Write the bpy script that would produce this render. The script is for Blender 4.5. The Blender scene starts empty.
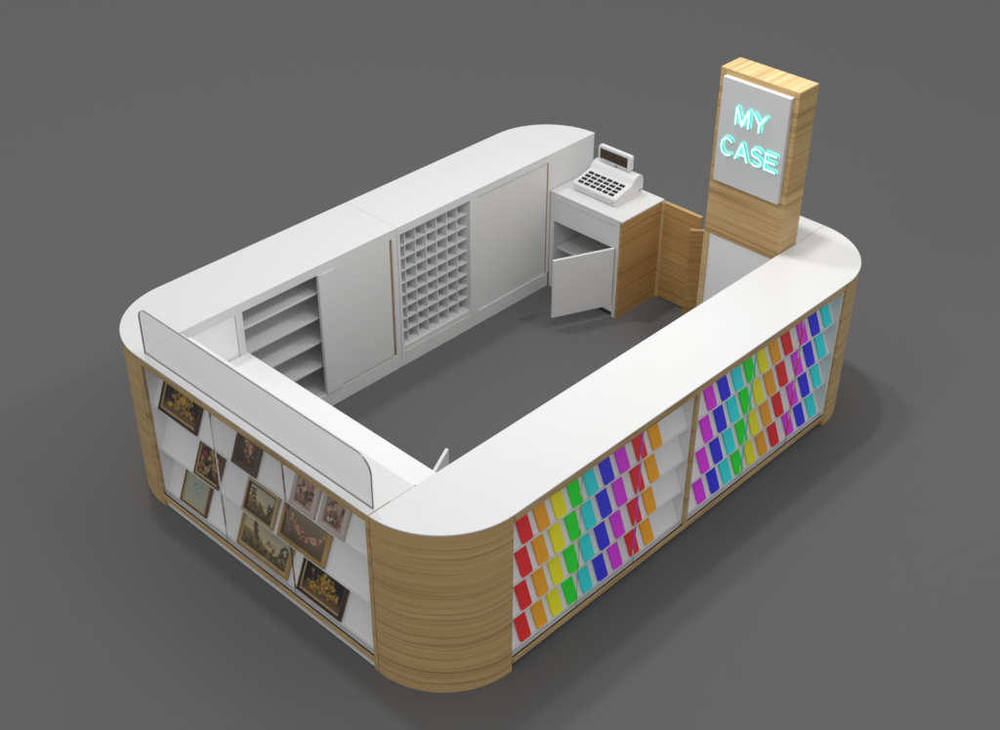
import bpy, bmesh, math, random
from mathutils import Vector, Matrix

random.seed(7)
scene = bpy.context.scene
col = scene.collection
R_ = 0.432; W = 2.564; L = 3.434; H = 0.95
YI = W - R_                       # inner face of the rear run
SL = 0.4                          # lean of the display shelves

# ------------------------------------------------------------------ materials
def new_mat(name):
    m = bpy.data.materials.new(name); m.use_nodes = True
    nt = m.node_tree
    return m, nt, nt.nodes['Principled BSDF']

def plain(name, c, rough=0.4, metal=0.0, coat=0.0, spec=0.5, mottled=0.03):
    m, nt, b = new_mat(name)
    b.inputs['Roughness'].default_value = rough
    b.inputs['Metallic'].default_value = metal
    b.inputs['Coat Weight'].default_value = coat
    b.inputs['Coat Roughness'].default_value = 0.1
    b.inputs['Specular IOR Level'].default_value = spec
    tc = nt.nodes.new('ShaderNodeTexCoord')
    n = nt.nodes.new('ShaderNodeTexNoise'); n.inputs['Scale'].default_value = 9; n.inputs['Detail'].default_value = 5
    nt.links.new(tc.outputs['Object'], n.inputs['Vector'])
    mx = nt.nodes.new('ShaderNodeMix'); mx.data_type = 'RGBA'
    lo = [v * (1 - mottled) for v in c]; hi = [min(1, v * (1 + mottled)) for v in c]
    mx.inputs['A'].default_value = (*lo, 1); mx.inputs['B'].default_value = (*hi, 1)
    nt.links.new(n.outputs['Fac'], mx.inputs['Factor'])
    nt.links.new(mx.outputs['Result'], b.inputs['Base Color'])
    mr = nt.nodes.new('ShaderNodeMapRange')
    mr.inputs['To Min'].default_value = max(0.0, rough - 0.05); mr.inputs['To Max'].default_value = min(1, rough + 0.05)
    nt.links.new(n.outputs['Fac'], mr.inputs['Value'])
    nt.links.new(mr.outputs['Result'], b.inputs['Roughness'])
    return m

def wood(name, dark, mid, light, scale=(1.1, 1.1, 19), rough=0.42, seed=0.0, wav=0.025):
    """veneer: bands along the grain, fine fibres and thin dark growth lines"""
    m, nt, b = new_mat(name)
    N = nt.nodes.new; K = nt.links.new
    tc = N('ShaderNodeTexCoord')
    # slow waviness of the grain
    w = N('ShaderNodeTexNoise'); w.inputs['Scale'].default_value = 2.6; w.inputs['Detail'].default_value = 2
    add0 = N('ShaderNodeVectorMath'); add0.operation = 'ADD'; add0.inputs[1].default_value = (seed, seed * 1.7, seed * 0.6)
    K(tc.outputs['Object'], add0.inputs[0]); K(add0.outputs[0], w.inputs['Vector'])
    sub = N('ShaderNodeVectorMath'); sub.operation = 'SUBTRACT'; sub.inputs[1].default_value = (.5, .5, .5)
    K(w.outputs['Color'], sub.inputs[0])
    sc = N('ShaderNodeVectorMath'); sc.operation = 'SCALE'; sc.inputs['Scale'].default_value = wav
    K(sub.outputs[0], sc.inputs[0])
    add = N('ShaderNodeVectorMath'); add.operation = 'ADD'
    K(add0.outputs[0], add.inputs[0]); K(sc.outputs[0], add.inputs[1])
    def stretched(mul, detail, dist=0.0):
        mp = N('ShaderNodeMapping'); mp.inputs['Scale'].default_value = [v * (mul[1] if v == max(scale) else mul[0]) for v in scale]
        K(add.outputs[0], mp.inputs['Vector'])
        n = N('ShaderNodeTexNoise'); n.inputs['Scale'].default_value = 1; n.inputs['Detail'].default_value = detail; n.inputs['Distortion'].default_value = dist
        K(mp.outputs[0], n.inputs['Vector']); return n
    n1 = stretched((.55, 1.0), 3)
    n2 = stretched((.9, 3.6), 3)
    n3 = stretched((4.0, 14.0), 2)
    r1 = N('ShaderNodeValToRGB'); e = r1.color_ramp.elements
    e[0].position = .28; e[0].color = (*dark, 1); e[1].position = .7; e[1].color = (*light, 1)
    x = r1.color_ramp.elements.new(.46); x.color = (*mid, 1)
    a = N('ShaderNodeMath'); a.operation = 'MULTIPLY_ADD'; a.inputs[1].default_value = .62
    K(n2.outputs['Fac'], a.inputs[0])
    a2 = N('ShaderNodeMath'); a2.operation = 'MULTIPLY'; a2.inputs[1].default_value = .38
    K(n1.outputs['Fac'], a2.inputs[0]); K(a2.outputs[0], a.inputs[2]); K(a.outputs[0], r1.inputs['Fac'])
    # thin growth lines
    r2 = N('ShaderNodeValToRGB'); e = r2.color_ramp.elements
    e[0].position = .34; e[0].color = (.60, .54, .47, 1); e[1].position = .43; e[1].color = (1, 1, 1, 1)
    n4 = stretched((.45, 3.0), 1); K(n4.outputs['Fac'], r2.inputs['Fac'])
    mul = N('ShaderNodeMix'); mul.data_type = 'RGBA'; mul.blend_type = 'MULTIPLY'; mul.inputs['Factor'].default_value = .55
    K(r1.outputs['Color'], mul.inputs['A']); K(r2.outputs['Color'], mul.inputs['B'])
    r3 = N('ShaderNodeMapRange'); r3.inputs['To Min'].default_value = .86; r3.inputs['To Max'].default_value = 1.14
    K(n3.outputs['Fac'], r3.inputs['Value'])
    m3 = N('ShaderNodeMix'); m3.data_type = 'RGBA'; m3.blend_type = 'MULTIPLY'; m3.inputs['Factor'].default_value = 1
    K(mul.outputs['Result'], m3.inputs['A']); K(r3.outputs['Result'], m3.inputs['B'])
    K(m3.outputs['Result'], b.inputs['Base Color'])
    b.inputs['Roughness'].default_value = rough
    bp = N('ShaderNodeBump'); bp.inputs['Strength'].default_value = .06; bp.inputs['Distance'].default_value = .002
    K(n3.outputs['Fac'], bp.inputs['Height']); K(bp.outputs['Normal'], b.inputs['Normal'])
    return m

def glass(name, tint, gloss=0.06):
    m, nt, b = new_mat(name); nt.nodes.remove(b)
    N = nt.nodes.new; K = nt.links.new
    out = nt.nodes['Material Output']
    t = N('ShaderNodeBsdfTransparent'); t.inputs['Color'].default_value = (*tint, 1)
    g = N('ShaderNodeBsdfGlossy'); g.inputs['Roughness'].default_value = .02
    fr = N('ShaderNodeFresnel'); fr.inputs['IOR'].default_value = 1.25
    mr = N('ShaderNodeMath'); mr.operation = 'MINIMUM'; mr.inputs[1].default_value = gloss
    K(fr.outputs[0], mr.inputs[0])
    mx = N('ShaderNodeMixShader'); K(mr.outputs[0], mx.inputs['Fac']); K(t.outputs[0], mx.inputs[1]); K(g.outputs[0], mx.inputs[2])
    K(mx.outputs[0], out.inputs['Surface'])
    return m

def glow(name, c, strength):
    m, nt, b = new_mat(name)
    b.inputs['Base Color'].default_value = (*c, 1)
    b.inputs['Emission Color'].default_value = (*c, 1); b.inputs['Emission Strength'].default_value = strength
    return m

M = {}
M['lit_white'] = plain('white_laminate_lit', (.86, .86, .86), .36, mottled=.01)  # lit copy of the white laminate, extra light painted in as paler colour
M['white'] = plain('white_laminate', (.72, .72, .72), .38, mottled=.012)
M['top'] = plain('white_countertop', (.72, .72, .72), .30, coat=.15, mottled=.008)
M['deck'] = plain('glossy_white_deck', (.86, .86, .87), .07, spec=.9, mottled=.01)
M['shelf'] = plain('white_shelf_board', (.84, .842, .848), .32, mottled=.012)
M['floor'] = plain('grey_floor', (.128, .128, .129), .75, mottled=.02, spec=.2)
M['oak'] = wood('oak_veneer', (.36, .22, .085), (.53, .35, .15), (.66, .47, .23))
M['oak2'] = wood('oak_veneer_curved', (.44, .285, .118), (.535, .36, .158), (.61, .43, .207), seed=3.1, wav=.045)
M['oak_rail'] = wood('oak_veneer_rail', (.36, .235, .10), (.50, .34, .155), (.60, .43, .22), scale=(5, 5, 14), seed=1.3)
M['warm'] = wood('warm_oak_veneer', (.30, .165, .052), (.45, .26, .092), (.56, .35, .14), seed=5.2)
M['warm2'] = wood('warm_oak_leaf', (.32, .17, .05), (.48, .285, .10), (.60, .385, .155), seed=8.4)
M['pale_oak'] = wood('pale_oak_edge', (.48, .32, .14), (.60, .42, .20), (.68, .50, .27), seed=2.2)
M['oak_sign'] = wood('oak_veneer_tower', (.37, .22, .08), (.53, .345, .145), (.65, .46, .22), seed=6.6)
M['oak_top'] = wood('oak_veneer_across', (.33, .21, .078), (.51, .36, .158), (.66, .51, .27), scale=(1.2, 18, 1.1), seed=4.4)
M['edge'] = plain('raw_wood_edge', (.42, .25, .07), .5, mottled=.2)
M['pane'] = glass('clear_glass', (.995, .995, .995), .025)
M['screen'] = glass('grey_tinted_glass', (.855, .855, .855), .05)
M['glass_edge'] = plain('dark_glass_edge', (.20, .20, .20), .25, mottled=.02)
M['polish'] = plain('polished_glass_edge', (.85, .86, .87), .10, metal=1.0, mottled=.01)
M['rubber'] = plain('black_gasket', (.015, .015, .016), .6)
M['key'] = plain('black_key', (.012, .012, .013), .45)
M['display'] = plain('brown_display', (.045, .022, .010), .25)
M['plastic'] = plain('white_plastic', (.74, .74, .74), .35, mottled=.01)
M['metal'] = plain('steel_lock', (.35, .35, .36), .3, metal=1)
M['board'] = plain('white_sign_board', (.62, .625, .635), .4, mottled=.01)
M['lface'] = glow('letter_face_glow', (.58, 1.0, .89), .90)
M['lside'] = glow('letter_side_glow', (.01, .46, .37), .50)
M['lhalo'] = glow('letter_back_glow', (.15, 1.0, .85), 3.4)

# ------------------------------------------------------------------ builders
def box(bm, x0, x1, y0, y1, z0, z1):
    v = [bm.verts.new((x, y, z)) for z in (z0, z1) for y in (y0, y1) for x in (x0, x1)]
    fs = []
    for f in ((0, 2, 3, 1), (4, 5, 7, 6), (0, 1, 5, 4), (2, 6, 7, 3), (0, 4, 6, 2), (1, 3, 7, 5)):
        fs.append(bm.faces.new([v[i] for i in f]))
    return fs

def prism(bm, pts, axis, a, b):
    """closed outline extruded along an axis; pts are the two other coordinates"""
    def P(p, t):
        if axis == 'z': return (p[0], p[1], t)
        if axis == 'y': return (p[0], t, p[1])
        return (t, p[0], p[1])
    lo = [bm.verts.new(P(p, a)) for p in pts]; hi = [bm.verts.new(P(p, b)) for p in pts]
    n = len(pts)
    bm.faces.new(lo[::-1]); bm.faces.new(hi)
    for i in range(n):
        bm.faces.new((lo[i], lo[(i + 1) % n], hi[(i + 1) % n], hi[i]))

def plank(bm, p, q, thick, z0, z1):
    """upright board whose plan runs from p to q, thick to its left"""
    d = Vector((q[0] - p[0], q[1] - p[1])).normalized(); n = Vector((-d.y, d.x)) * thick
    prism(bm, [p, q, (q[0] + n.x, q[1] + n.y), (p[0] + n.x, p[1] + n.y)], 'z', z0, z1)

def link_mesh(name, bm, mats, parent=None, bevel=0.0015, smooth=False, seg=2, base=None):
    bmesh.ops.recalc_face_normals(bm, faces=bm.faces)
    off = Vector(base) if base else (parent.matrix_world.translation.copy() if parent else Vector((0, 0, 0)))
    if parent and not base:
        o = parent; off = Vector((0, 0, 0))
        while o: off += o.location; o = o.parent
    bmesh.ops.translate(bm, verts=bm.verts, vec=-off)
    me = bpy.data.meshes.new(name); bm.to_mesh(me); bm.free()
    for m in (mats if isinstance(mats, (list, tuple)) else [mats]): me.materials.append(m)
    o = bpy.data.objects.new(name, me); col.objects.link(o)
    if parent: o.parent = parent
    elif base: o.location = base
    if bevel:
        b = o.modifiers.new('edge', 'BEVEL'); b.width = bevel; b.segments = seg; b.limit_method = 'ANGLE'; b.angle_limit = math.radians(40)
    if smooth:
        for p in me.polygons: p.use_smooth = True
        try:
            me.set_sharp_from_angle(angle=math.radians(35))
        except Exception: pass
    return o

def empty(name, loc, label, cat, group=None):
    o = bpy.data.objects.new(name, None); col.objects.link(o); o.location = loc
    o.empty_display_size = .1
    o['label'] = label; o['category'] = cat
    if group: o['group'] = group
    return o

def part(name, parent, mat, *boxes, bevel=.0015, label=None):
    bm = bmesh.new()
    for b in boxes: box(bm, *b)
    o = link_mesh(name, bm, mat, parent, bevel)
    if label: o['label'] = label
    return o

def arc(cx, cy, r, a0, a1, n=18):
    return [(cx + r * math.cos(math.radians(a0 + (a1 - a0) * i / n)), cy + r * math.sin(math.radians(a0 + (a1 - a0) * i / n))) for i in range(n + 1)]

def slab(name, parent, pts, z0, z1, mat, bevel=.002):
    bm = bmesh.new(); prism(bm, pts, 'z', z0, z1)
    return link_mesh(name, bm, mat, parent, bevel)

def shell(name, parent, cx, cy, r, a0, a1, z0, z1, mat, t=.018):
    bm = bmesh.new()
    prism(bm, arc(cx, cy, r, a0, a1, 22) + arc(cx, cy, r - t, a1, a0, 22), 'z', z0, z1)
    return link_mesh(name, bm, mat, parent, 0, smooth=True)

# ------------------------------------------------------------------ floor
bm = bmesh.new()
vs = [bm.verts.new(v) for v in ((-40, -40, 0), (40, -40, 0), (40, 40, 0), (-40, 40, 0))]; bm.faces.new(vs)
fl = link_mesh('floor', bm, M['floor'], None, 0); fl['kind'] = 'structure'

# ------------------------------------------------------------------ front display counter
fc = empty('display_counter', (L / 2, R_ / 2, 0), 'white topped counter with oak corners and two glazed bays of coloured phone cases', 'counter')
slab('countertop', fc, arc(R_, R_, R_, 180, 270, 16) + arc(L - R_, R_, R_, 270, 360, 16), H - .0085, H, M['top'])
shell('curved_panel', fc, R_, R_, R_ - .004, 180, 270, 0, H - .0095, M['oak2'])
shell('curved_panel', fc, L - R_, R_, R_ - .004, 270, 360, 0, H - .0095, M['oak2'])
XA, XB, XM = R_ + .006, L - R_ - .006, L / 2
part('top_rail', fc, M['oak_rail'], (XA, XB, .004, .023, .899, H - .0095))
part('bottom_rail', fc, M['oak_rail'], (XA, XB, .004, .016, .042, .073))
part('stile', fc, M['oak_rail'], (XM - .012, XM + .012, .005, .0225, .074, .898))
part('divider_panel', fc, M['lit_white'], (XM - .0185, XM + .0185, .023, .30, .05, .93))
part('side_panel', fc, M['lit_white'], (XA - .008, XA + .006, .018, .30, .05, .93))
part('side_panel', fc, M['lit_white'], (XB - .006, XB + .008, .018, .30, .05, .93))
part('foot', fc, M['edge'], (XB - .012, XB + .012, .005, .03, 0, .0405))
part('plinth', fc, M['white'], (XA, XB, .055, .07, 0, .041))
part('inner_panel', fc, M['white'], (R_ + .24, L - R_ - .02, R_ - .022, R_ - .004, 0, H - .0095))
bays = [(XA + .0075, XM - .0195), (XM + .0195, XB - .0075)]

def tier(name, parent, axis, a, b, z0, dz, mat):
    """one leaning shelf: a low lip in front, then the board rising back"""
    def pr(u, z): return (u, z)
    pts = [(.030, z0), (.030, z0 + .011), (.0345, z0 + .011), (.037, z0 + .006), (.037 + SL * dz, z0 + dz - .002), (.30, z0 + dz - .002), (.30, z0)]
    bm = bmesh.new(); prism(bm, pts, axis, a, b)
    return link_mesh(name, bm, mat, parent, .001)

FZ = [.083 + .2015 * i for i in range(4)]
for a, b in bays:
    for k, z in enumerate(FZ):
        tier('display_shelf', fc, 'x', a, b, z, .2 if k < 3 else .24, M['shelf'])
    part('deck', fc, M['deck'], (a, b, .0165, .30, .043, .066), bevel=0)
    part('gasket', fc, M['rubber'], (a, b, .0095, .0155, .0733, .0758), bevel=0)
def pane_x(parent, x0, x1, y, z0, z1, edges):
    p = part('glass_pane', parent, M['pane'], (x0 + .001, x1 - .001, y, y + .006, z0, z1), bevel=0)
    for s in edges:
        x = x0 if s < 0 else x1
        part('polished_edge', p, M['polish'], (x - .0015, x + .0015, y - .001, y + .007, z0, z1), bevel=0)
pane_x(fc, bays[0][0], 1.300, .0075, .079, .897, [1]); pane_x(fc, .884, bays[0][1], .0155, .079, .897, [-1])
pane_x(fc, bays[1][0], 2.612, .0075, .079, .897, [1]); pane_x(fc, 2.203, bays[1][1], .0155, .079, .897, [-1])

# ------------------------------------------------------------------ phone cases
CASE = {'red': (.88, .025, .03), 'orange': (.94, .42, .02), 'yellow': (.94, .88, .018), 'green': (.022, .88, .04),
        'cyan': (.03, .84, .88), 'blue': (.035, .035, .86), 'magenta': (.82, .04, .88)}
case_proto = {}
def case_mesh(cname):
    w, h, t, r = .069, .178, .0085, .013
    out = []
    for cx, cy, a0 in ((w / 2 - r, r, 270), (w / 2 - r, h - r, 0), (-w / 2 + r, h - r, 90), (-w / 2 + r, r, 180)):
        out += arc(cx, cy, r, a0, a0 + 90, 6)
    bm = bmesh.new()
    # back shell with a raised rim: rim ring then slightly sunken face
    lo = [bm.verts.new((p[0], p[1], 0)) for p in out]; hi = [bm.verts.new((p[0], p[1], t)) for p in out]
    s = lambda p, k: ((p[0]) * (1 - k / w * 2), (p[1] - h / 2) * (1 - k / h * 2) + h / 2)
    ri = [bm.verts.new((*s(p, .004), t)) for p in out]; fa = [bm.verts.new((*s(p, .006), t - .0015)) for p in out]
    n = len(out); bm.faces.new(lo[::-1])
    for A, B in ((lo, hi), (hi, ri), (ri, fa)):
        for i in range(n): bm.faces.new((A[i], A[(i + 1) % n], B[(i + 1) % n], B[i]))
    bm.faces.new(fa)
    bmesh.ops.recalc_face_normals(bm, faces=bm.faces)
    me = bpy.data.meshes.new('phone_case'); bm.to_mesh(me); bm.free()
    me.materials.append(plain('case_' + cname, CASE[cname], .42, coat=.0, spec=.35, mottled=.03))
    return me
ORD = ['first', 'second', 'third', 'fourth', 'fifth', 'sixth', 'seventh', 'eighth', 'ninth', 'tenth']
ROW = ['bottom', 'third', 'second', 'top']
LEFT = ['red', 'orange', 'yellow', 'green', 'cyan', 'blue', 'magenta', 'red', 'orange']
LX = [.583, .694, .803, .912, 1.021, 1.132, 1.243, 1.372, 1.487]
RIGHT = ['magenta', 'blue', 'cyan', 'green', 'yellow', 'orange', 'red', 'magenta', 'blue', 'cyan']
RX = [1.919, 2.033, 2.143, 2.248, 2.360, 2.470, 2.580, 2.720, 2.832, 2.945]
ang = math.atan(SL)
for bay, names, xs in (('left', LEFT, LX), ('right', RIGHT, RX)):
    for r in range(4):
        for i, (c, x) in enumerate(zip(names, xs)):
            if c not in case_proto: case_proto[c] = case_mesh(c)
            o = bpy.data.objects.new('phone_case', case_proto[c]); col.objects.link(o)
            o.location = (x - .027 + random.uniform(-.002, .002), .0385, FZ[r] + .0095)
            # local x along the counter, local y up the lean, local z outwards
            ex = Vector((1, 0, 0)); ey = Vector((0, math.sin(ang), math.cos(ang))); ez = ex.cross(ey)
            rot = Matrix((ex, ey, ez)).transposed()
            o.rotation_euler = (rot @ Matrix.Rotation(random.uniform(-.015, .015), 3, 'Z')).to_euler()
            o.location += ez * .0012
            if i == 0: where = f'at the left end of the {ROW[r]} shelf in the {bay} bay'
            elif i == len(names) - 1: where = f'at the right end of the {ROW[r]} shelf in the {bay} bay'
            else: where = f'between {names[i-1]} and {names[i+1]} on the {ROW[r]} shelf, {bay} bay'
            o['label'] = f'{c} phone case {where}'; o['category'] = 'phone case'; o['group'] = 'phone cases leaning on the glazed display shelves'

# ------------------------------------------------------------------ picture counter at the near left end
pc = empty('picture_counter', (.2, W / 2, 0), 'white and oak end counter with glazed shelves of framed pictures and a glass screen', 'counter')
Y0, Y1 = R_ + .0045, YI - .0015
part('ledge', pc, M['top'], (0, .257, Y0, Y1, H - .0085, H), (.1255, .257, R_ + .0012, Y0 - .0002, H - .0085, H), bevel=0)
part('seam_strip', pc, M['edge'], (.003, .125, R_ + .0008, R_ + .0042, H - .03, H - .0008), bevel=0)
# screen: rounded upper corners
bm = bmesh.new()
yl, yr, zt, rr = 2.106, .449, 1.214, .085
pts = [(yr, H + .0005)] + arc(yr + rr, zt - rr, rr, 180, 90, 10) + arc(yl - .06, zt - .06, .06, 90, 0, 8) + [(yl, H + .0005)]
prism(bm, pts, 'x', .038, .047)
bmesh.ops.recalc_face_normals(bm, faces=bm.faces)
for f in bm.faces: f.material_index = 0 if abs(f.normal.x) > .9 else 1
gs = link_mesh('glass_screen', bm, [M['screen'], M['glass_edge']], pc, 0)
for ya, yb in ((Y0, .4625), (2.1015, Y1)):
    part('stile', pc, M['oak_rail'], (.004, .022, ya, yb, 0, H - .0095))
part('top_rail', pc, M['oak_rail'], (.0045, .022, .463, 2.101, .896, H - .0095))
part('bottom_rail', pc, M['oak_rail'], (.0045, .0165, .463, 2.101, .041, .073))
part('plinth', pc, M['white'], (.009, .02, .463, 2.101, .006, .0405))
part('side_panel', pc, M['lit_white'], (.0225, .257, .445, .4625, .05, H - .0095))
part('side_panel', pc, M['lit_white'], (.0225, .257, 2.1015, 2.119, .05, H - .0095))
part('foot', pc, M['edge'], (.0035, .0085, 2.078, 2.1005, 0, .04))
PZ = [.083 + .2745 * i for i in range(3)]
for k, z in enumerate(PZ):
    tier('display_shelf', pc, 'y', .463, 2.101, z, .2730 if k < 2 else .29, M['shelf'])
part('deck', pc, M['deck'], (.017, .257, .463, 2.101, .043, .066), bevel=0)
part('gasket', pc, M['rubber'], (.0098, .0158, .464, 2.100, .0733, .0758), bevel=0)
def pane_y(parent, y0, y1, x, z0, z1, edges):
    p = part('glass_pane', parent, M['pane'], (x, x + .006, y0, y1, z0, z1), bevel=0)
    for s in edges:
        y = y0 if s < 0 else y1
        part('polished_edge', p, M['polish'], (x - .001, x + .007, y - .0015, y + .0015, z0, z1), bevel=0)
pane_y(pc, 1.024, 2.10, .0075, .079, .894, [-1]); pane_y(pc, .464, 1.567, .0155, .079, .894, [1])
part('worktop', pc, M['lit_white'], (.258, .650, R_ + .004, YI - .002, .616, .640), bevel=.002)
part('riser', pc, M['white'], (.2575, .272, R_ + .004, YI - .002, .641, H - .0095))
# under the worktop: carcass with an open cupboard
part('cupboard', pc, M['white'], (.612, .630, R_ + .006, .775, .0, .615), (.612, .630, 1.20, YI - .004, .0, .615), (.612, .630, .776, 1.199, .0, .05), (.612, .630, .776, 1.199, .52, .615), (.29, .611, .758, .775, .0, .615), (.29, .611, 1.2, 1.217, .0, .615), (.275, .289, .776, 1.199, .0, .615))
d = (.9, .43); ln = math.hypot(*d); d = (d[0] / ln, d[1] / ln)
bm = bmesh.new(); plank(bm, (.652, .782), (.652 + d[0] * .315, .782 + d[1] * .315), .018, .055, .50)
link_mesh('cupboard_door', bm, M['white'], pc, .0015)

# ------------------------------------------------------------------ rear storage counters
rx = 1.729
grp = 'rear storage counters standing end to end'
ra = empty('storage_counter', (rx / 2, YI + R_ / 2, 0), 'white rear counter with open shelves and a closed sliding door', 'counter', grp)
slab('countertop', ra, [(0, YI)] + [(rx, YI), (rx, W)] + arc(R_, YI, R_, 90, 180, 16)[:-1], H - .0085, H, M['top'], .001)
shell('curved_panel', ra, R_, YI, R_ - .004, 90, 180, 0, H - .0095, M['oak2'])
part('back_panel', ra, M['oak'], (R_ + .001, rx, W - .022, W - .004, 0, H - .0095))
part('top_rail', ra, M['white'], (.005, rx - .0005, YI + .001, YI + .018, .892, H - .009))
part('baseboard', ra, M['white'], (.005, rx - .0005, YI + .001, YI + .018, 0, .099))
part('fixed_panel', ra, M['lit_white'], (.02, .600, YI + .006, YI + .02, .1, .8915), bevel=.002)
part('stile', ra, M['white'], (.6015, .644, YI + .0005, YI + .03, .0995, .8915))
part('stile', ra, M['white'], (1.150, 1.2645, YI - .006, YI + .016, .0995, .8915))
part('stile', ra, M['white'], (1.692, rx - .001, YI + .0005, YI + .03, .0995, .8915))
part('sliding_door', ra, M['white'], (1.2675, 1.671, YI + .001, YI + .018, .107, .8905), bevel=.002)
part('door_edge', ra, M['edge'], (1.268, 1.6915, YI + .010, YI + .022, .0995, .106), bevel=0)
part('door_edge', ra, M['edge'], (1.672, 1.6915, YI + .014, YI + .022, .1065, .8905), bevel=0)
part('cupboard_back', ra, M['white'], (.60, 1.715, YI + .235, YI + .25, .085, .93))
part('cupboard_side', ra, M['white'], (.63, .6435, YI + .031, YI + .234, .0985, .891))
part('cupboard_side', ra, M['white'], (1.700, 1.715, YI + .031, YI + .234, .0985, .891))
part('shelf', ra, M['white'], (.644, 1.699, YI + .019, YI + .234, .080, .0985))
for z in (.288, .452, .612, .772):
    part('shelf', ra, M['white'], (.6445, 1.699, YI + .032, YI + .234, z - .016, z), bevel=.001)

rb = empty('storage_counter', ((rx + L) / 2, YI + R_ / 2, 0), 'white rear counter with a pigeonhole rack beside a plain panel', 'counter', grp)
slab('countertop', rb, [(rx + .0015, YI), (L, YI)] + arc(L - R_, YI, R_, 0, 90, 16)[1:] + [(rx + .0015, W)], H - .0085, H, M['top'], .001)
shell('curved_panel', rb, L - R_, YI, R_ - .004, 2.9, 90, 0, H - .0095, M['oak2'])
part('back_panel', rb, M['oak'], (rx + .001, L - R_ - .001, W - .022, W - .004, 0, H - .0095))
part('top_rail', rb, M['white'], (rx + .001, L - .006, YI + .001, YI + .018, .8965, H - .009))
part('baseboard', rb, M['white'], (rx + .001, 3.02, YI + .001, YI + .018, 0, .099))
part('stile', rb, M['white'], (rx + .002, 1.752, YI + .0005, YI + .10, .0995, .896))
part('stile', rb, M['white'], (2.312, 2.372, YI + .0005, YI + .10, .0995, .896))
part('fixed_panel', rb, M['white'], (2.3745, 2.998, YI + .008, YI + .02, .1, .894), bevel=.002)
part('door_edge', rb, M['edge'], (2.9995, 3.003, YI + .006, YI + .014, .1, .894), bevel=0)
part('end_panel', rb, M['white'], (3.0035, L - .006, YI + .0012, YI + .018, .0995, .896))
part('end_cap', rb, M['white'], (L - .0055, L - .001, YI + .002, YI + .02, .01, H - .009))
# pigeonholes: eight uprights and ten cross boards
gx = [1.757, 1.805, 1.888, 1.972, 2.056, 2.140, 2.224, 2.307]
rk = part('pigeonhole_rack', rb, M['white'], (1.7525, 2.3115, YI + .130, YI + .14, .10, .895), bevel=0)
for x in gx:
    part('upright', rk, M['white'], (x - .003, x + .003, YI + .022, YI + .129, .136, .889), bevel=0)
for i in range(10):
    z = .139 + i * .083
    part('cross_board', rk, M['white'], (1.7545, 2.3095, YI + .0215, YI + .1285, z - .003, z + .003), bevel=0)
part('rack_base', rb, M['white'], (1.7525, 2.3115, YI + .004, YI + .129, .1, .134))

# ------------------------------------------------------------------ cash cabinet
cx0, cx1, cy0, cy1, cz = 3.023, 3.432, 1.549, 2.129, .698
cc = empty('cash_cabinet', ((cx0 + cx1) / 2, (cy0 + cy1) / 2, 0), 'white cabinet with an oak side and its door swung open, under the cash register', 'cabinet')
part('top', cc, M['top'], (cx0 - .002, cx1, cy0 - .001, cy1, cz - .012, cz))
part('side_panel', cc, M['warm'], (cx0 + .0015, cx1 - .002, cy0, cy0 + .016, 0, cz - .013), bevel=.0008, label='oak veneered cabinet side')
part('side_panel', cc, M['white'], (cx0 + .0195, cx1 - .002, cy1 - .03, cy1 - .014, 0, cz - .013))
part('stile', cc, M['white'], (cx0, cx0 + .018, cy0 + .0165, 1.592, 0, cz - .013))
part('stile', cc, M['white'], (cx0, cx0 + .018, 2.098, cy1 - .002, 0, cz - .013))
part('drawer_front', cc, M['white'], (cx0 + .002, cx0 + .018, 1.5925, 2.0975, .492, .648))
part('rail', cc, M['white'], (cx0, cx0 + .018, 1.5925, 2.0975, .650, cz - .013))
part('bottom_panel', cc, M['white'], (cx0 + .004, cx1 - .02, 1.593, 2.097, .03, .048))
part('back_panel', cc, M['white'], (cx1 - .018, cx1 - .003, cy0 + .017, cy1 - .015, .03, cz - .013))
part('shelf', cc, M['white'], (cx0 + .04, cx1 - .019, 1.568, 2.096, .276, .292))
bm = bmesh.new(); plank(bm, (2.650, 1.770), (cx0 - .002, 1.603), -.018, .092, .502)
link_mesh('cabinet_door', bm, M['white'], cc, .002)

# ------------------------------------------------------------------ cash register
cr = empty('cash_register', (3.26, 1.86, cz), 'white cash register with black keys and a raised display on the cabinet', 'cash register')
prof = [(3.132, .739), (3.118, .742), (3.122, .757), (3.279, .794), (3.303, .826), (3.322, .840), (3.350, .843), (3.376, .832), (3.391, .806), (3.393, .739)]
bm = bmesh.new(); prism(bm, prof, 'y', 1.690, 2.036)
link_mesh('body', bm, M['plastic'], cr, .004, seg=3)
part('cash_drawer', cr, M['plastic'], (3.136, 3.390, 1.694, 2.032, cz + .001, .738), bevel=.002)
part('lock', cr, M['metal'], (3.1345, 3.137, 1.722, 1.730, .712, .720), bevel=0)
part('socket', cr, M['metal'], (3.358, 3.368, 1.6885, 1.6905, .728, .742), bevel=0)
ks = Vector((3.279 - 3.122, 0, .794 - .757)).normalized(); kn = Vector((-ks.z, 0, ks.x))
for rI in range(4):
    for cI in range(6):
        c0 = Vector((3.122, 0, .757)) + ks * (.026 + rI * .034)
        y = 1.990 - cI * .0495
        bm = bmesh.new(); box(bm, -.0098, .0098, -.0185, .0185, -.001, .005)
        mt = Matrix((ks, Vector((0, 1, 0)), kn)).transposed().to_4x4(); mt.translation = c0 + Vector((0, y, 0))
        bmesh.ops.transform(bm, matrix=mt, verts=bm.verts)
        link_mesh('key', bm, M['key'], cr, .001)
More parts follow.
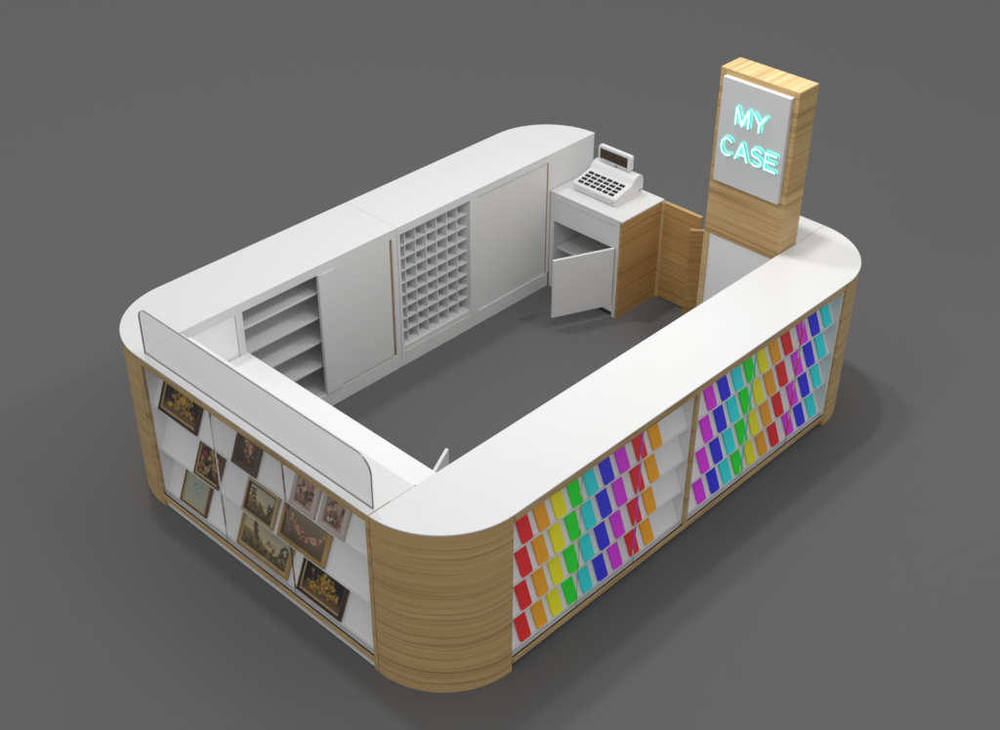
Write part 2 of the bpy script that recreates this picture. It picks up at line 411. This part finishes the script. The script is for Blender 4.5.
# display on a short neck, rounded case
bm = bmesh.new()
out = []
for cx, cy, a0 in ((1.987, .943, 0), (1.755, .943, 90), (1.755, .872, 180), (1.987, .872, 270)):
    out += arc(cx, cy, .014, a0, a0 + 90, 5)
prism(bm, out, 'x', 3.318, 3.346)
dc = link_mesh('display', bm, M['plastic'], cr, .002)
part('display_screen', dc, M['display'], (3.3155, 3.319, 1.768, 1.986, .872, .938), bevel=.001)
part('neck', cr, M['metal'], (3.328, 3.340, 1.862, 1.874, .838, .859), bevel=.001)

# ------------------------------------------------------------------ swing gates
g1 = empty('swing_gate', (3.42, 1.4, 0), 'closed oak gate leaf hinged on the cash cabinet', 'gate', 'low oak gate leaves')
part('leaf', g1, [M['warm2']], (3.407, 3.434, 1.249, 1.524, .012, .690))
part('hinge_stile', g1, M['pale_oak'], (3.4055, 3.434, 1.5245, 1.5485, .002, .690), bevel=.001)
g2 = empty('swing_gate', (3.40, .98, 0), 'oak gate leaf standing ajar beside the sign tower', 'gate', 'low oak gate leaves')
bm = bmesh.new(); plank(bm, (3.236, 1.199), (3.236 + .62 * .285, 1.199 - .785 * .285), .032, .012, .690)
link_mesh('leaf', bm, M['warm2'], g2, .0015)

# ------------------------------------------------------------------ sign counter and tower
sx = 2.983
sc_ = empty('sign_counter', (3.2, .68, 0), 'short white fronted counter with oak edges under the sign tower', 'counter')
part('front_panel', sc_, M['lit_white'], (sx + .006, sx + .02, R_ + .003, .8925, .02, .904), bevel=0)
part('frame_stile', sc_, M['pale_oak'], (sx, sx + .03, .893, .931, 0, .904))
part('end_panel', sc_, M['warm'], (sx + .031, L - .004, .913, .931, 0, .904))
part('base_top', sc_, M['oak'], (sx, 3.153, R_ + .003, .892, .9045, .9085), bevel=0)
part('ledge', sc_, M['top'], (3.1555, L, R_ + .0015, .931, H - .0085, H), bevel=.001)
part('outer_panel', sc_, M['oak'], (L - .022, L - .004, R_ + .002, .9125, 0, H - .0095))

tx0, tx1, ty0, ty1, tz1 = 2.982, 3.153, R_ + .002, .926, 1.893
tw = empty('sign_tower', ((tx0 + tx1) / 2, (ty0 + ty1) / 2, .909), 'tall oak tower carrying a white lit sign on the far counter', 'sign')
bm = bmesh.new(); fs = box(bm, tx0, tx1, ty0, ty1, .909, tz1)
fs[1].material_index = 1
link_mesh('column', bm, [M['oak_sign'], M['oak_top']], tw, .0012)
sb = part('sign_board', tw, M['board'], (tx0 - .031, tx0 - .0005, .464, .886, 1.256, 1.860), bevel=.002)
def stroke(pts, w, closed=False):
    """outline of a pen stroke of width w along an open line"""
    Lf, Rt = [], []
    for k, p in enumerate(pts):
        a = Vector(pts[max(0, k - 1)]); b = Vector(pts[min(len(pts) - 1, k + 1)])
        d = (b - a).normalized(); n = Vector((-d.y, d.x)) * w / 2
        Lf.append((p[0] + n.x, p[1] + n.y)); Rt.append((p[0] - n.x, p[1] - n.y))
    return Lf + Rt[::-1]
def letter(outlines, ya, yb, z0, z1):
    """outlines in a unit box, u to the reader's right, v up"""
    xf, xr = tx0 - .031 - .017, tx0 - .031 - .004
    bm = bmesh.new()
    for out in outlines:
        prism(bm, [(ya + (yb - ya) * u, z0 + (z1 - z0) * v) for u, v in out], 'x', xf, xr)
    bmesh.ops.recalc_face_normals(bm, faces=bm.faces)
    for f in bm.faces:
        f.material_index = 0 if f.normal.x < -.9 else (2 if f.normal.x > .9 else 1)
    return link_mesh('letter', bm, [M['lface'], M['lside'], M['lhalo']], sb, 0)
t = .135
LM = [[(0, 0), (0, 1), (t * 1.25, 1), (.5, .30), (1 - t * 1.25, 1), (1, 1), (1, 0), (1 - t * .95, 0), (1 - t * .95, .72), (.5 + t * .42, 0), (.5 - t * .42, 0), (t * .95, .72), (t * .95, 0)]]
LY = [[(.5 - t * .5, 0), (.5 - t * .5, .42), (0, 1), (t * 1.15, 1), (.5, .56), (1 - t * 1.15, 1), (1, 1), (.5 + t * .5, .42), (.5 + t * .5, 0)]]
LE = [[(0, 0), (0, 1), (.97, 1), (.97, .87), (t, .87), (t, .57), (.9, .57), (.9, .445), (t, .445), (t, .13), (1, .13), (1, 0)]]
LA = [[(0, 0), (.5 - t * .55, 1), (.5 + t * .55, 1), (1, 0), (1 - t * 1.1, 0), (.5, .86), (t * 1.1, 0)], [(.285, .27), (.715, .27), (.655, .40), (.345, .40)]]
LC = [stroke([(.52 + .43 * math.cos(math.radians(a)), .5 + .435 * math.sin(math.radians(a))) for a in range(42, 319, 12)], .115)]
LS = [stroke([(.5 + .40 * math.cos(math.radians(a)), .72 + .215 * math.sin(math.radians(a))) for a in range(20, 256, 14)] + [(.5 + .42 * math.cos(math.radians(a)), .285 + .22 * math.sin(math.radians(a))) for a in range(74, -163, -14)], .112)]
letter(LM, .776, .684, 1.625, 1.728); letter(LY, .668, .576, 1.625, 1.728)
letter(LC, .852, .764, 1.430, 1.540); letter(LA, .758, .666, 1.433, 1.537); letter(LS, .656, .578, 1.430, 1.540); letter(LE, .566, .489, 1.433, 1.537)

# ------------------------------------------------------------------ framed pictures
def lerp(a, b, t): return tuple(a[i] + (b[i] - a[i]) * t for i in range(3))
def paint(kind, u, v, S):
    """colour of a generic painting at u (0 left..1 right), v (0 bottom..1 top)"""
    c = S['bg'](u, v)
    for (bu, bv, br, bc, asp) in S['blobs']:
        d = math.hypot((u - bu) * asp, v - bv) / br
        if d < 1: c = lerp(c, bc, min(1, (1 - d) * 2.2))
    return c
def rnd_blobs(n, fu, fv, rad, cols, asp):
    out = []
    for _ in range(n):
        out.append((fu(), fv(), random.uniform(*rad), random.choice(cols), asp))
    return out
g = random.gauss; U = random.uniform
GOLD = [(.45, .27, .03), (.55, .38, .06), (.30, .14, .02), (.5, .2, .03), (.20, .13, .03), (.09, .10, .03)]
def S_bouquet(asp):
    bl = rnd_blobs(90, lambda: g(.5, .12), lambda: g(.56, .12), (.035, .065), GOLD, asp)
    bl += rnd_blobs(70, lambda: U(.12, .9), lambda: g(.27, .07), (.03, .055), GOLD, asp)
    return dict(bg=lambda u, v: lerp((.16, .09, .04), (.012, .010, .010), min(1, max(0, (v - .05) * 3.2))), blobs=bl)
def S_figures(asp):
    W_ = [(.5, .28, .13), (.42, .07, .04), (.55, .40, .22), (.22, .05, .03), (.02, .015, .012), (.35, .2, .08)]
    bl = []
    for _ in range(60):
        x, y, dx = U(.05, .95), U(.1, .98), U(-.10, .10); cc_ = random.choice(W_)
        for k in range(3): bl.append((x + dx * k * .5, y - k * .028, U(.035, .07), lerp(cc_, (.03, .02, .015), U(0, .6)), asp))
    return dict(bg=lambda u, v: (.03, .02, .015), blobs=bl)
def S_pale(asp):
    bl = rnd_blobs(45, lambda: g(.5, .14), lambda: g(.5, .2), (.03, .06), [(.22, .36, .40), (.28, .40, .42), (.34, .42, .40), (.16, .28, .33)], asp)
    return dict(bg=lambda u, v: (.38, .38, .29), blobs=bl)
def S_vase(asp):
    bl = rnd_blobs(60, lambda: g(.52, .13), lambda: g(.62, .12), (.045, .08), [(.42, .12, .08), (.55, .38, .28), (.30, .07, .05), (.10, .09, .04), (.5, .25, .18)], asp)
    bl += rnd_blobs(10, lambda: g(.5, .08), lambda: g(.36, .07), (.05, .08), [(.3, .12, .07), (.12, .06, .03), (.42, .28, .18)], asp)
    return dict(bg=lambda u, v: lerp((.05, .032, .02), (.10, .075, .055), v), blobs=bl)
def S_land(asp, tower=False):
    def bg(u, v):
        h = .42 + .10 * math.sin(u * 5 + 1) - .12 * u
        if v > h: return lerp((.62, .48, .25), (.42, .40, .31), min(1, (v - h) * 2.0))
        return lerp((.09, .065, .03), (.30, .21, .09), max(0, v / h))
    bl = rnd_blobs(90, lambda: U(0, 1), lambda: abs(g(.05, .2)), (.03, .09), [(.05, .05, .025), (.10, .085, .035), (.20, .15, .06), (.07, .055, .03)], asp)
    bl += rnd_blobs(30, lambda: U(.80, 1), lambda: U(.25, .68), (.03, .08), [(.05, .055, .03), (.09, .085, .04)], asp)
    bl += rnd_blobs(10, lambda: U(.35, .75), lambda: g(.42, .05), (.03, .06), [(.38, .36, .28), (.30, .25, .14)], asp)
    if tower:
        for k in range(9): bl.append((.27 + U(-.06, .06), .42 + k * .045, .09, random.choice([(.09, .075, .04), (.15, .12, .06), (.07, .06, .035)]), asp))
    else:
        bl += rnd_blobs(14, lambda: g(.15, .08), lambda: U(.4, .85), (.05, .09), [(.06, .06, .03), (.11, .10, .04)], asp)
    return dict(bg=bg, blobs=bl)
def S_pink(asp):
    bl = rnd_blobs(60, lambda: U(.02, .98), lambda: U(.02, .95), (.05, .10), [(.45, .16, .17), (.10, .12, .06), (.5, .30, .26), (.16, .05, .06), (.06, .05, .04), (.55, .42, .30)], asp)
    return dict(bg=lambda u, v: lerp((.18, .09, .08), (.45, .36, .27), v), blobs=bl)
def S_garland(asp):
    bl = []
    for _ in range(110):
        t = U(.08, .95); y = .55 - .32 * math.sin(t * math.pi) + .18 * (1 - t) + g(0, .05)
        bl.append((t, y, U(.035, .065), random.choice([(.42, .14, .10), (.5, .32, .2), (.28, .08, .06), (.12, .11, .05), (.55, .42, .30)]), asp))
    bl += [(.93, .66, .06, (.5, .36, .05), asp)]
    return dict(bg=lambda u, v: lerp((.10, .075, .04), (.28, .22, .15), v), blobs=bl)

def moulding(name, base, hi, rough=.35):
    return plain(name, base, rough, mottled=.35)
M['f_black'] = moulding('black_brown_frame', (.055, .03, .018), 0)
M['f_gold'] = moulding('gilt_frame', (.40, .26, .09), 0)
M['f_brown'] = moulding('brown_frame', (.16, .085, .035), 0)
M['f_pink'] = moulding('pale_pink_frame', (.52, .44, .41), 0)
M['f_cream'] = moulding('cream_gilt_frame', (.46, .35, .18), 0)
M['f_fillet'] = plain('gilt_fillet', (.50, .36, .20), .4, mottled=.1)
M['f_umber'] = moulding('umber_frame', (.10, .07, .05), 0)

def picture(label, row, ya, yb, h, frame, inner, scheme, mw=.018, mw2=.007, th=.016):
    z0 = PZ[row] + .0095; w = ya - yb; ya -= .033; yb -= .033
    eu = Vector((0, -1, 0)); ev = Vector((math.sin(ang), 0, math.cos(ang))); en = eu.cross(ev)   # en points out to the viewer side
    if en.x > 0: en = -en
    org = Vector((.0385, ya, z0)) + en * .0012
    root = empty('framed_picture', org, label, 'picture', 'framed pictures leaning on the glazed shelves')
    mt = Matrix((eu, ev, en)).transposed().to_4x4(); mt.translation = org
    def ring(name, i0, i1, t0, t1, mat, bev):
        bm = bmesh.new()
        # four mitred bars with a sloped face
        O = [(i0, i0), (w - i0, i0), (w - i0, h - i0), (i0, h - i0)]; I = [(i1, i1), (w - i1, i1), (w - i1, h - i1), (i1, h - i1)]
        ob = [bm.verts.new((*p, 0)) for p in O]; ot = [bm.verts.new((*p, t0)) for p in O]
        mid = [tuple(O[k][j] * .45 + I[k][j] * .55 for j in (0, 1)) for k in range(4)]
        md = [bm.verts.new((*p, max(t0, t1))) for p in mid]
        it = [bm.verts.new((*p, t1)) for p in I]; ib = [bm.verts.new((*p, 0)) for p in I]
        for A, B in ((ob, ot), (ot, md), (md, it), (it, ib), (ib, ob)):
            for k in range(4): bm.faces.new((A[k], A[(k + 1) % 4], B[(k + 1) % 4], B[k]))
        bmesh.ops.recalc_face_normals(bm, faces=bm.faces)
        bmesh.ops.transform(bm, matrix=mt, verts=bm.verts)
        return link_mesh(name, bm, mat, root, bev)
    ring('frame', 0, mw, th * .75, th, frame, .001)
    ring('fillet', mw + .0002, mw + mw2, th * .7, th * .5, inner, 0)
    i = mw + mw2 - .001; nx, ny = 54, 44
    asp = (w - 2 * i) / (h - 2 * i)
    S = scheme(asp)
    bm = bmesh.new(); grid = []
    cl = bm.loops.layers.float_color.new('paint')
    for a in range(ny + 1):
        grid.append([bm.verts.new((i + (w - 2 * i) * b / nx, i + (h - 2 * i) * a / ny, th * .35)) for b in range(nx + 1)])
    for a in range(ny):
        for b in range(nx):
            f = bm.faces.new((grid[a][b], grid[a][b + 1], grid[a + 1][b + 1], grid[a + 1][b]))
            for lp, (aa, bb) in zip(f.loops, ((a, b), (a, b + 1), (a + 1, b + 1), (a + 1, b))):
                lp[cl] = (*paint('', bb / nx, aa / ny, S), 1)
    back = [bm.verts.new(p) for p in ((i, i, .001), (w - i, i, .001), (w - i, h - i, .001), (i, h - i, .001))]
    bm.faces.new(back[::-1])
    bmesh.ops.transform(bm, matrix=mt, verts=bm.verts)
    m, nt, b_ = new_mat('painting')
    at = nt.nodes.new('ShaderNodeVertexColor'); at.layer_name = 'paint'
    nt.links.new(at.outputs['Color'], b_.inputs['Base Color']); b_.inputs['Roughness'].default_value = .5
    link_mesh('canvas', bm, m, root, 0)
    return root

picture('dark framed yellow bouquet at the left end of the top picture shelf', 0 + 2, 2.083, 1.765, .215, M['f_black'], M['f_fillet'], S_bouquet)
picture('brown framed red vase of flowers, second on the top picture shelf', 2, 1.492, 1.306, .200, M['f_umber'], M['f_brown'], S_vase, .022)
picture('pale pink framed flower picture, left of the matching two', 2, 1.063, .889, .215, M['f_pink'], M['f_pink'], S_pink, .026, .004)
picture('pale pink framed flower picture at the right end of the top shelf', 2, .862, .687, .215, M['f_pink'], M['f_pink'], S_pink, .026, .004)
picture('dark red and gold picture of figures on the middle shelf', 1, 1.845, 1.645, .225, M['f_brown'], M['f_cream'], S_figures, .012)
picture('cream framed small landscape with a black inner border', 1, 1.457, 1.221, .182, M['f_cream'], M['f_black'], S_land, .016, .012)
picture('gold framed flower garland at the right end of the middle shelf', 1, 1.186, .847, .225, M['f_gold'], M['f_brown'], S_garland, .022, .006)
picture('pale blue picture at the left end of the bottom picture shelf', 0, 2.016, 1.796, .215, M['f_brown'], M['f_cream'], S_pale, .012, .008)
picture('large gilt framed landscape with a ruined tower on the bottom shelf', 0, 1.543, 1.150, .225, M['f_gold'], M['f_cream'], lambda a: S_land(a, True), .016, .010)
picture('dark framed yellow bouquet at the right end of the bottom shelf', 0, 1.076, .757, .225, M['f_black'], M['f_fillet'], S_bouquet)

# ------------------------------------------------------------------ lamps and ambient
world = bpy.data.worlds.new('World'); scene.world = world; world.use_nodes = True
bgn = world.node_tree.nodes['Background']; bgn.inputs['Color'].default_value = (1, 1, 1, 1); bgn.inputs['Strength'].default_value = .70
def lamp(name, loc, target, size, watts, color=(1, 1, 1)):
    l = bpy.data.lights.new(name, 'AREA'); l.shape = 'DISK'; l.size = size; l.energy = watts; l.color = color
    o = bpy.data.objects.new(name, l); col.objects.link(o); o.location = loc
    o.rotation_euler = (Vector(target) - Vector(loc)).to_track_quat('-Z', 'Y').to_euler()
    return o
ctr = Vector((1.7, 1.28, .5))
def bulb(name, loc, watts, r):
    l = bpy.data.lights.new(name, 'POINT'); l.energy = watts; l.shadow_soft_size = r; l.color = (1, .985, .965)
    o = bpy.data.objects.new(name, l); col.objects.link(o); o.location = loc
bulb('ceiling_lamp', (2.92, .58, 3.1), 66, .05)
bulb('ceiling_lamp', (1.25, .62, 3.1), 46, .30)
lamp('far_lamp', ctr + Vector((-.03, .275, .95)).normalized() * 12, ctr, .75, 270)

# ------------------------------------------------------------------ camera
cx, cy, cz_, yaw, pitch, roll, f = -2.7787809, -2.9659407, 4.7870779, .7608561, .6131354, .0062973, 1384.606
fw = Vector((math.cos(yaw) * math.cos(pitch), math.sin(yaw) * math.cos(pitch), -math.sin(pitch)))
rt = Vector((math.sin(yaw), -math.cos(yaw), 0)); up = rt.cross(fw)
rt2 = rt * math.cos(roll) + up * math.sin(roll); up2 = -rt * math.sin(roll) + up * math.cos(roll)
cd = bpy.data.cameras.new('camera'); cam = bpy.data.objects.new('camera', cd); col.objects.link(cam)
mw = Matrix((rt2, up2, -fw)).transposed().to_4x4(); mw.translation = (cx, cy, cz_)
cam.matrix_world = mw
cd.sensor_width = 36; cd.sensor_fit = 'HORIZONTAL'; cd.lens = f / 1000 * 36; cd.clip_end = 200; cd.clip_start = .05
scene.camera = cam
scene.view_settings.view_transform = 'Standard'; scene.view_settings.look = 'None'
scene.view_settings.exposure = 0; scene.view_settings.gamma = 1
scene.cycles.max_bounces = 10; scene.cycles.transparent_max_bounces = 24; scene.cycles.diffuse_bounces = 5
